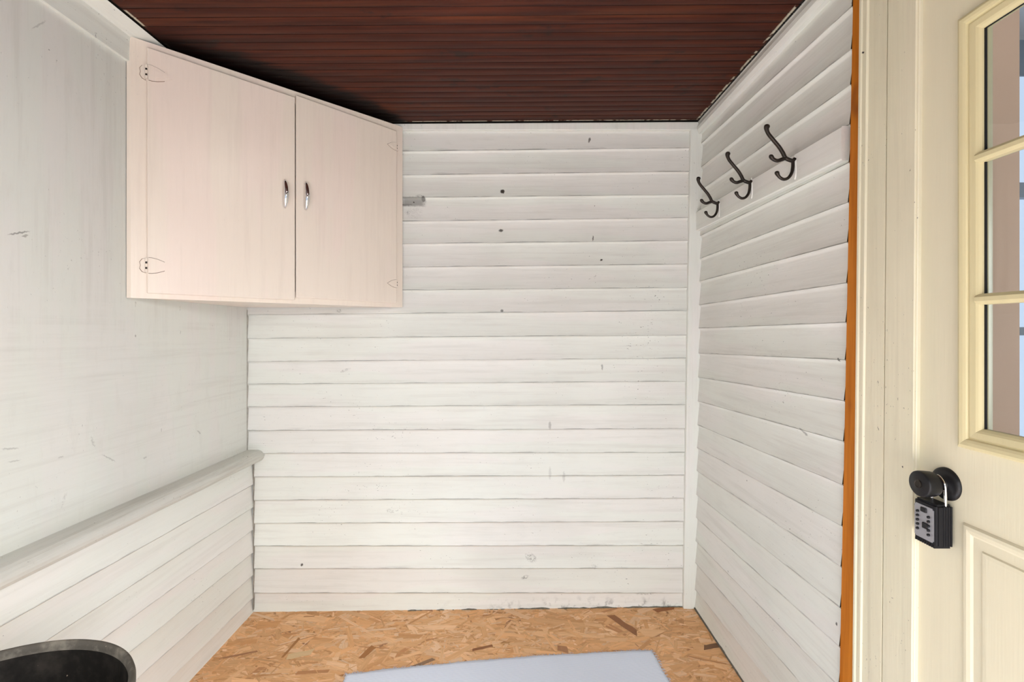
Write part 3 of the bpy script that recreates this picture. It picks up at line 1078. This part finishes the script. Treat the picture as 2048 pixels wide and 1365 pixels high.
lathe(bm, [(0.0085, 0.0585), (0.0085, 0.0608), (0.0075, 0.0612), (0.0068, 0.0604), (0.0, 0.0604)], KM, 32)
bx0 = KM @ Vector((0, 0, 0.0606))
cyl = obj('key_cylinder', bm, M['iron'])
cyl.parent = rose
bm = bmesh.new()
box(bm, bx0.x - 0.0003, bx0.x + 0.001, ky - 0.0007, ky + 0.0007, kz - 0.0055, kz + 0.001)
ks = obj('keyhole', bm, M['dark'])
ks.parent = rose

# ------------------------------------------------------------------ key lock box hanging on the knob
lb = empty('key_lock_box', (0.884, 1.0075, 0.925))
tag(lb, 'small black key lock box with grey push button keypad hanging from the door knob', 'lock box')
lx0, lx1, ly0, ly1 = 0.866, 0.902, 0.980, 1.037
lz1, lz0 = 1.0135, 0.9255


def keep2(o): return keep(o, lb)


bm = bmesh.new()
box(bm, lx0, lx1, ly0, ly1, lz0, lz1)
bmesh.ops.bevel(bm, geom=[e for e in bm.edges], offset=0.0045, segments=3, affect='EDGES')
# raised ribs round the sides and along the bottom
for xq in (0.8795, 0.8845, 0.8895, 0.8945):
    box(bm, xq, xq + 0.0030, ly0 - 0.0010, ly1 + 0.0016, lz0 + 0.004, lz1 - 0.003)
for i in range(9):
    yq = ly0 + 0.005 + i * 0.0055
    box(bm, lx0 - 0.0006, lx1 - 0.004, yq, yq + 0.003, lz0 - 0.0018, lz0 + 0.004)
keep2(obj('case', bm, M['rubber']))
bm = bmesh.new()
box(bm, lx0 - 0.0012, lx0 + 0.002, ly0 + 0.0060, ly1 - 0.0045, lz0 + 0.008, lz1 - 0.010)
bmesh.ops.bevel(bm, geom=[e for e in bm.edges if abs(e.verts[0].co.x - e.verts[1].co.x) > 0.003], offset=0.003, segments=3, affect='EDGES')
plate = keep2(obj('keypad', bm, M['silver']))
for cy_, zs in ((ly1 - 0.0135, 0.9873), (ly0 + 0.0165, 0.9835)):
    for i in range(5):
        bm = bmesh.new()
        lathe(bm, [(0.0027, 0.0), (0.0028, 0.0025), (0.0022, 0.0040), (0.0, 0.0043)],
              Matrix.Translation((lx0 - 0.0010, cy_, zs - i * 0.0092)) @ Matrix.Rotation(-math.pi / 2, 4, 'Y'), 14)
        bt = obj('button', bm, M['black'], smooth=True)
        bt.parent = plate
        bt.matrix_parent_inverse = plate.matrix_parent_inverse
        bt.matrix_parent_inverse = Matrix.Translation(-Vector(lb.location)) @ Matrix.Identity(4)
for (yy, zz, hw, hh, nm) in ((1.0085, 0.9945, 0.0070, 0.0050, 'latch'), (1.0055, 0.9625, 0.0060, 0.0062, 'release')):
    bm = bmesh.new()
    box(bm, lx0 - 0.0042, lx0 - 0.0005, yy - hw, yy + hw, zz - hh, zz + hh)
    lt = obj(nm, bm, M['black'], bevel=0.0015)
    lt.parent = plate
    lt.matrix_parent_inverse = Matrix.Translation(-Vector(lb.location))
# shackle over the neck of the knob
bm = bmesh.new()
sx = 0.888
sp = spline([(sx, 0.9845, 1.006), (sx, 0.9845, 1.040), (sx - 0.001, 0.987, 1.058), (sx - 0.001, 1.0, 1.0685), (sx - 0.001, 1.013, 1.058), (sx, 1.0155, 1.040), (sx, 1.0155, 1.006)], 8)
tube(bm, sp, 0.0028, 12, flat_axis=(1, 0, 0))
keep2(obj('shackle', bm, M['chrome'], smooth=True))
for o_ in plate.children:            # children of a part: parent inverse is taken relative to the part
    o_.matrix_parent_inverse = Matrix.Identity(4)

# ------------------------------------------------------------------ room behind the door
XI = 1.02
bm = bmesh.new()
box(bm, XI, 1.838, 1.74, 1.82, -0.05, 3.2)
struct(obj('wall_inner', bm, M['tan']))
bm = bmesh.new()
box(bm, 3.55, 3.65, -0.12, 0.2, -0.05, 3.2); box(bm, 3.55, 3.65, 1.75, 3.05, -0.05, 3.2)
box(bm, 3.55, 3.65, 0.2, 1.75, -0.05, 0.7); box(bm, 3.55, 3.65, 0.2, 1.75, 2.2, 3.2)
box(bm, 1.02, 3.65, -0.12, -0.04, -0.05, 3.2)
struct(obj('wall_far', bm, M['inner']))
bm = bmesh.new()
box(bm, 1.838, 3.65, 2.95, 3.05, -0.05, 0.55); box(bm, 1.838, 3.65, 2.95, 3.05, 3.14, 3.25)
box(bm, 1.02, 1.838, 1.82, 3.05, -0.05, 3.2)
struct(obj('wall_end', bm, M['inner']))
bm = bmesh.new()
for z, h_ in ((0.55, 0.06), (1.345, 0.05), (2.18, 0.09)):
    box(bm, 1.838, 3.65, 2.90, 2.95, z, z + h_)
box(bm, 1.838, 3.65, 2.93, 2.94, 2.93, 3.15)
wf = struct(obj('window_2', bm, M['slate']))
bm = bmesh.new()
box(bm, 1.02, 3.65, -0.12, 3.05, -0.08, -0.03)
struct(obj('floor_inner', bm, M['tan']))
bm = bmesh.new()
box(bm, 1.02, 3.65, -0.12, 3.05, 3.19, 3.24)
struct(obj('ceiling_inner', bm, M['inner']))

# ------------------------------------------------------------------ corner cabinet
FL = Vector((-1.288, 1.620, 0))            # front left edge on plan
FR = Vector((-0.538, 2.347, 0))
fd = (FR - FL).normalized()
fn = Vector((fd.y, -fd.x, 0))              # out of the face, towards the room
CZ0, CZ1 = 1.483, 2.366


def on_face(u, off=0.0):
    """distance along the face (moved out by off) where pixel column u meets it"""
    o = FL + fn * off
    k = (u - CU) / F
    return (k * o.y - o.x) / (fd.x - k * fd.y)


def fp(t, z, off):
    p = FL + fd * t + fn * off
    return Vector((p.x, p.y, z))


def fv(t, v, off):
    p = FL + fd * t + fn * off
    return z_at(v, p.y)


def fboard(bm, t0, t1, zz, o0, o1):
    """zz = z at (t0 low, t1 low, t1 high, t0 high)"""
    hexa(bm, [fp(t0, zz[0], o0), fp(t1, zz[1], o0), fp(t1, zz[2], o0), fp(t0, zz[3], o0),
              fp(t0, zz[0], o1), fp(t1, zz[1], o1), fp(t1, zz[2], o1), fp(t0, zz[3], o1)])


cab = empty('corner_cabinet', (-1.305, D, CZ0))
tag(cab, 'pale pink painted two door corner wall cabinet hanging under the brown ceiling', 'cabinet')
LEN = (FR - FL).length
# carcass: bottom, shelf and top boards filling the corner, and thin backs along the walls
tri = [(-1.3045, D - 0.0015), (-1.3045, 1.632), (-1.287, 1.632), (-0.553, 2.343), (-0.553, D - 0.0015)]
for nm, za, zb2 in (('bottom_board', CZ0 + 0.004, CZ0 + 0.024), ('shelf', 1.91, 1.926), ('top_board', CZ1 - 0.02, CZ1)):
    bm = bmesh.new()
    prism(bm, tri, 2, za, zb2)
    keep(obj(nm, bm, M['pink']), cab)
tl, tr_ = on_face(294.5), on_face(795)
bm = bmesh.new()
fz = [CZ0, CZ0 + 0.004, CZ1 + 0.006, CZ1]
# stiles and rails, the left stile cut square to the wall
hexa(bm, [fp(0, CZ0, 0), fp(tl + 0.02, CZ0, 0), fp(tl + 0.02, CZ1, 0), fp(0, CZ1, 0),
          Vector((-1.3025, 1.620, CZ0)), fp(tl + 0.02, CZ0, -0.02), fp(tl + 0.02, CZ1, -0.02), Vector((-1.3025, 1.620, CZ1))])
fboard(bm, tr_ - 0.02, LEN, [CZ0 + 0.003, CZ0 + 0.004, CZ1 + 0.003, CZ1 + 0.004], -0.02, 0)
fboard(bm, tl + 0.02, tr_ - 0.02, [CZ0, CZ0 + 0.003, CZ0 + 0.05, CZ0 + 0.05], -0.02, 0)
fboard(bm, tl + 0.02, tr_ - 0.02, [CZ1 - 0.05, CZ1 - 0.05, CZ1 + 0.003, CZ1], -0.02, 0)
keep(obj('face_frame', bm, M['pink']), cab)


def cabinet_door(t0, t1, z00, z10, z11, z01, off0, off1, label):
    bm = bmesh.new()
    hexa(bm, [fp(t0, z00, off0[0]), fp(t1, z10, off0[1]), fp(t1, z11, off0[1]), fp(t0, z01, off0[0]),
              fp(t0, z00, off1[0]), fp(t1, z10, off1[1]), fp(t1, z11, off1[1]), fp(t0, z01, off1[0])])
    o = keep(obj('cabinet_door', bm, M['pink'], bevel=0.0035, seg=3), cab)
    o['label'] = label
    return o


OF = 0.011
a0, a1 = on_face(294.5, OF), on_face(590.3, OF + 0.003)
b0, b1 = on_face(592.2, OF), on_face(794, OF)
dl = cabinet_door(a0, a1, fv(a0, 586.5, OF), fv(a1, 600.5, OF + 0.003), fv(a1, 194.5, OF + 0.003), fv(a0, 93.5, OF), (0.0008, 0.0012), (OF, OF + 0.004), 'wider door at the left')
dr = cabinet_door(b0, b1, fv(b0, 595.5, OF), fv(b1, 606.5, OF), fv(b1, 262, OF), fv(b0, 189.5, OF), (0.0008, 0.0008), (OF, OF), 'door at the right')


def sub(o, part):
    """sub-part given in world coordinates"""
    o.parent = part
    o.matrix_parent_inverse = Matrix.Identity(4)
    return o


# chrome bow handles
for (u, va, vb, dpart) in ((571, 361, 417, dl), (613, 365.5, 421, dr)):
    t = on_face(u - 2, OF + 0.004)
    za, zb2 = fv(t, va, OF), fv(t, vb, OF)
    L = za - zb2
    P_, Rr = [], []
    for i in range(25):
        q = i / 24
        P_.append(fp(t, za - L * q, OF + 0.005 + 0.021 * math.sin(math.pi * (0.02 + 0.96 * q)) ** 0.75))
        Rr.append(0.0034 + 0.0052 * math.sin(math.pi * q) ** 0.7)
    bm = bmesh.new()
    tube(bm, P_, Rr, 16, flat=1.15, flat_axis=tuple(fd))
    for z in (za - 0.006, zb2 + 0.006):
        tube(bm, [fp(t, z, OF - 0.001), fp(t, z, OF + 0.010)], 0.0042, 12, flat_axis=(0, 0, 1))
    sub(obj('handle', bm, M['chrome'], smooth=True), dpart)

# spear-shaped surface hinges, painted over
def hinge(t, z, sgn, scale, dpart):
    bm = bmesh.new()
    lo, ls = 0.072 * scale, 0.020 * scale
    h = 0.026 * scale
    leaf = [(0.004, h), (0.014, h * 1.0), (0.030, h * 0.86), (0.046, h * 0.62), (0.060, h * 0.30), (0.072, 0.0)]
    out = [(x * scale, y) for x, y in leaf] + [(x * scale, -y) for x, y in leaf[-2::-1]]
    def plate_(poly, o0, o1):
        A = [bm.verts.new(fp(t + sgn * x, z + y, o0)) for x, y in poly]
        B = [bm.verts.new(fp(t + sgn * x, z + y, o1)) for x, y in poly]
        n = len(poly)
        for i in range(n): bm.faces.new((A[i], A[(i + 1) % n], B[(i + 1) % n], B[i]))
        bm.faces.new(B); bm.faces.new(A[::-1])
    nd0 = len(bm.faces)
    plate_([(x * 1.045 - 0.0002, y * 1.07) for x, y in out], OF - 0.001, OF + 0.0004)
    plate_([(x * scale * 1.08, y * 1.07) for x, y in ((-0.002, h * 0.95), (-0.012, h * 0.8), (-0.018, h * 0.42), (-0.016, 0.0), (-0.018, -h * 0.42), (-0.012, -h * 0.8), (-0.002, -h * 0.95))], -0.0005, 0.0006)
    bm.faces.ensure_lookup_table()
    for f_ in bm.faces[nd0:]: f_.material_index = 1
    plate_(out, OF - 0.001, OF + 0.0028)
    # raised inner rib of the leaf
    plate_([(x * 0.72 + 0.006 * scale, y * 0.55) for x, y in out], OF + 0.0020, OF + 0.0044)
    fr = [(-0.004, h * 0.95), (-0.012, h * 0.8), (-0.018, h * 0.42), (-0.016, 0.0), (-0.018, -h * 0.42), (-0.012, -h * 0.8), (-0.004, -h * 0.95)]
    plate_([(x * scale, y) for x, y in fr], -0.0005, 0.0038)
    for (ya, yb) in ((h * 0.95, h * 0.50), (h * 0.22, -h * 0.22), (-h * 0.50, -h * 0.95)):
        tube(bm, [fp(t - sgn * 0.001, z + ya, OF - 0.002), fp(t - sgn * 0.001, z + yb, OF - 0.002)], 0.0042 * scale, 12, flat_axis=tuple(fd))
    hg = sub(obj('hinge', bm, [M['pink'], M['crack']]), dpart)
    bm = bmesh.new()
    tube(bm, [fp(t - sgn * 0.001, z + h * 0.9, OF - 0.002), fp(t - sgn * 0.001, z - h * 0.9, OF - 0.002)], 0.0026 * scale, 10, flat_axis=tuple(fd))
    sub(obj('hinge_pin', bm, M['iron']), dpart)


for v in (144, 531):
    hinge(a0 - 0.001, fv(a0, v, OF), 1, 1.0, dl)
for v in (294, 568):
    hinge(b1 + 0.001, fv(b1, v, OF), -1, 0.72, dr)

# ------------------------------------------------------------------ hook rail and coat hooks on the right wall
bm = bmesh.new()
NR = 30
RY0, RY1 = 1.309, D - 0.012
rows = []
for i in range(NR + 1):
    t = i / NR
    y = RY0 + (RY1 - RY0) * t
    zt = z_at(252, RY0) * (1 - t) + z_at(424, RY1) * t
    zb2 = z_at(320.5, RY0) * (1 - t) + z_at(463, RY1) * t
    xf = xr((zt + zb2) / 2) - 0.017 - 0.004
    w = 0.0006 * noise.noise(Vector((y * 7, 2, 2)))
    rows.append([bm.verts.new(p) for p in ((0.93, y, zt + w), (xf + 0.003, y, zt + w), (xf, y, zt - 0.004 + w), (xf, y, zb2 + 0.004 + w), (xf + 0.003, y, zb2 + w), (0.93, y, zb2 + w))])
for a, b in zip(rows, rows[1:]):
    for q in range(6):
        bm.faces.new((a[q], a[(q + 1) % 6], b[(q + 1) % 6], b[q]))
bm.faces.new(rows[0]); bm.faces.new(rows[-1][::-1])
hr = obj('hook_rail', bm, M['trim_y'])
tag(hr, 'white painted board carrying the three coat hooks on the clapboard wall', 'hook rail')


def make_hook(base, k):
    """profile in the X-Z plane, measured from the photo; k scales it"""
    x0_, y0_, z0_ = base
    def H(a, b): return Vector((a * k, 0, b * k))
    root = empty('coat_hook', base)
    # oval plate against the rail
    bm = bmesh.new()
    pts = []
    n = 28
    front, back = [], []
    for i in range(n):
        a = 2 * math.pi * i / n
        yy = 0.0085 * math.cos(a) * (1.0 - 0.25 * math.sin(a))
        zz = -0.012 + 0.040 * math.sin(a)
        back.append(bm.verts.new((0.0, yy * k, zz * k)))
        front.append(bm.verts.new((-0.0032 * k, yy * 0.75 * k, (zz + 0.012) * 0.93 * k - 0.012 * k)))
    for i in range(n):
        bm.faces.new((back[i], back[(i + 1) % n], front[(i + 1) % n], front[i]))
    bm.faces.new(front); bm.faces.new(back[::-1])
    obj('mounting_plate', bm, M['trim'], root)
    def prong(name, P, r0, r1, ball):
        pts = spline([H(*p) for p in P], 8)
        m = len(pts)
        Rr = []
        for i in range(m):
            q = i / (m - 1)
            r = r0 + (r1 - r0) * q
            d_end = (pts[-1] - pts[i]).length
            bulge = math.exp(-((d_end - ball * 0.8 * k) / (ball * 1.1 * k)) ** 2)
            r = r + (ball - r1) * bulge
            if d_end < ball * 0.8 * k: r *= max(0.12, math.sqrt(max(0.0, 1 - ((ball * 0.8 * k - d_end) / (ball * 0.8 * k)) ** 2)))
            Rr.append(r * k)
        bm = bmesh.new()
        tube(bm, pts, Rr, 14)
        obj(name, bm, M['iron'], root, smooth=True)
    prong('upper_prong', [(-0.0005, 0.014), (-0.0055, 0.0095), (-0.014, 0.0095), (-0.031, 0.0175), (-0.039, 0.033), (-0.051, 0.052), (-0.070, 0.075), (-0.0855, 0.095), (-0.0905, 0.111), (-0.0865, 0.124)], 0.0066, 0.0056, 0.0088)
    prong('middle_prong', [(-0.028, 0.0175), (-0.043, 0.0125), (-0.056, 0.0085), (-0.068, 0.0125), (-0.0755, 0.021), (-0.0745, 0.028)], 0.0062, 0.0050, 0.0070)
    prong('lower_prong', [(-0.0075, 0.010), (-0.0075, -0.010), (-0.0115, -0.031), (-0.022, -0.046), (-0.036, -0.0505), (-0.049, -0.044), (-0.057, -0.032), (-0.0575, -0.024)], 0.0050, 0.0046, 0.0070)
    return root


hx = [(1590, 327, 1.0, 'dark iron coat hook nearest the door, rightmost and largest looking of the three'),
      (1503, 370, 1.0, 'middle one of the three dark iron coat hooks on the white rail'),
      (1438, 411, 1.0, 'dark iron coat hook nearest the corner post, leftmost of the three')]
for u, v, k, lab in hx:
    X = xr(1.85) - 0.0212
    Y = y_at(u, X)
    z = z_at(v, Y)
    h = make_hook((xr(z) - 0.0215, Y, z), k)
    tag(h, lab, 'coat hook', 'coat hooks on the white rail')

# ------------------------------------------------------------------ pale blue rug with a cut, frayed edge
RA = Vector((-0.665, 1.915, 0))
RB = Vector((0.590, 2.034, 0))
rx = (RB - RA).normalized()
ry = Vector((rx.y, -rx.x, 0))
RL, RW = (RB - RA).length, 2.60
NXR, NYR = 110, 160
bm = bmesh.new()
uvl = bm.loops.layers.uv.new('UVMap')
G = {}


def rug_p(i, j, lift):
    a = RL * i / NXR
    b = RW * j / NYR
    if j == 0: b += 0.0045 * noise.noise(Vector((a * 9, 0, 0))) + 0.0025 * noise.noise(Vector((a * 40, 3, 0)))
    b += (-0.004 + 0.016 * (a > 0.32 * RL) * 0) * (1 - j / NYR) + 0.021 * math.sin(a / RL * math.pi) ** 0.8 * (1 - j / NYR) * -1
    if i == 0: a += 0.004 * noise.noise(Vector((0, b * 12, 5)))
    if i == NXR: a += 0.004 * noise.noise(Vector((3, b * 12, 5)))
    p = RA + rx * a + ry * b
    edge_ = min(i, NXR - i, j, NYR - j)
    z = floor_z(p.x) + 0.0006 + lift * (0.0052 if edge_ > 0 else 0.0034) + lift * 0.0012 * noise.noise(Vector((a * 7, b * 7, 1)))
    return Vector((p.x, p.y, z)), (a, b)


UVd = {}
for lift in (0, 1):
    for i in range(NXR + 1):
        for j in range(NYR + 1):
            p, uv_ = rug_p(i, j, lift)
            vtx = bm.verts.new(p)
            G[lift, i, j] = vtx
            UVd[vtx] = uv_
for i in range(NXR):
    for j in range(NYR):
        bm.faces.new((G[1, i, j], G[1, i + 1, j], G[1, i + 1, j + 1], G[1, i, j + 1]))
for i in range(NXR):
    for j in (0, NYR):
        bm.faces.new((G[0, i, j], G[0, i + 1, j], G[1, i + 1, j], G[1, i, j]))
for j in range(NYR):
    for i in (0, NXR):
        bm.faces.new((G[0, i, j], G[0, i, j + 1], G[1, i, j + 1], G[1, i, j]))
for f in bm.faces:
    for l in f.loops: l[uvl].uv = UVd[l.vert]
rug = obj('rug', bm, M['rug'], smooth=True)
tag(rug, 'pale blue ribbed rug with frayed cut edges lying on the strand board floor', 'rug')
bm = bmesh.new()
for q in range(520):
    side = random.random()
    if side < 0.62:
        i = min(NXR, int(abs(random.random()) * NXR))
        if random.random() < 0.35: i = random.choice((random.randint(0, 5), random.randint(NXR - 9, NXR), random.randint(62, 78)))
        p, _ = rug_p(i, 0, 0.8)
        d_ = -ry
    elif side < 0.9:
        p, _ = rug_p(NXR, random.randint(0, 26), 0.8)
        d_ = rx
    else:
        p, _ = rug_p(0, random.randint(0, 26), 0.8)
        d_ = -rx
    d_ = (d_ + Vector((random.uniform(-1, 1), random.uniform(-1, 1), 0)) * 0.7).normalized()
    L = random.uniform(0.003, 0.015)
    m_ = p + d_ * L * 0.5 + Vector((random.uniform(-1, 1), random.uniform(-1, 1), random.uniform(-0.3, 1))) * 0.0015
    e2 = p + d_ * L + Vector((random.uniform(-1, 1), random.uniform(-1, 1), 0)) * 0.002
    e2.z = floor_z(e2.x) + 0.0012
    tube(bm, [p - d_ * 0.004, m_, e2], 0.00045, 5)
fe = obj('frayed_edge', bm, plain('loose_thread', (0.55, 0.59, 0.72), 0.9), rug)
fe['kind'] = 'stuff'

# ------------------------------------------------------------------ round black tub beside the left wall
TK = 0.80                       # tall bin
tb = empty('tub', (-1.0 * TK, 0.85 * TK, floor_z(-1.0 * TK)))
tag(tb, 'round black plastic tub with a dusty rim standing by the left wall', 'tub')
bm = bmesh.new()
ZR = CZ - (CZ - 0.66) * TK - floor_z(-1.0 * TK)       # rim height
lathe(bm, [(0.0, 0.004), (0.195 * TK, 0.004), (0.205 * TK, 0.012), (0.222 * TK, 0.35), (0.2555 * TK, ZR - 0.014), (0.2500 * TK, ZR - 0.014), (0.214 * TK, 0.35), (0.197 * TK, 0.022), (0.0, 0.018)], Matrix.Identity(4), 160)
obj('body', bm, M['tub'], tb, smooth=False)
bm = bmesh.new()
lathe(bm, [(r_ * TK, ZR + (h_ - 0.6605) * TK) for r_, h_ in ((0.2500, 0.636), (0.2495, 0.648), (0.2505, 0.6545), (0.2530, 0.6585), (0.2565, 0.6605), (0.2605, 0.6575),
           (0.2625, 0.650), (0.2625, 0.640), (0.2610, 0.630), (0.2580, 0.628), (0.2560, 0.640), (0.2510, 0.640))], Matrix.Identity(4), 160)
obj('rim', bm, M['tub_rim'], tb, smooth=True)

# ------------------------------------------------------------------ ceiling lamp just above the frame
lp = empty('ceiling_lamp', (LAMP[0], LAMP[1], ceil_z(LAMP[0])))
tag(lp, 'white porcelain lampholder with a bare bulb on the brown ceiling', 'lamp')
bm = bmesh.new()
lathe(bm, [(0.0, 0.0), (0.055, 0.0), (0.056, -0.012), (0.045, -0.022), (0.028, -0.030), (0.024, -0.055), (0.0, -0.055)], Matrix.Identity(4), 40)
obj('lampholder', bm, M['room'], lp, smooth=True)
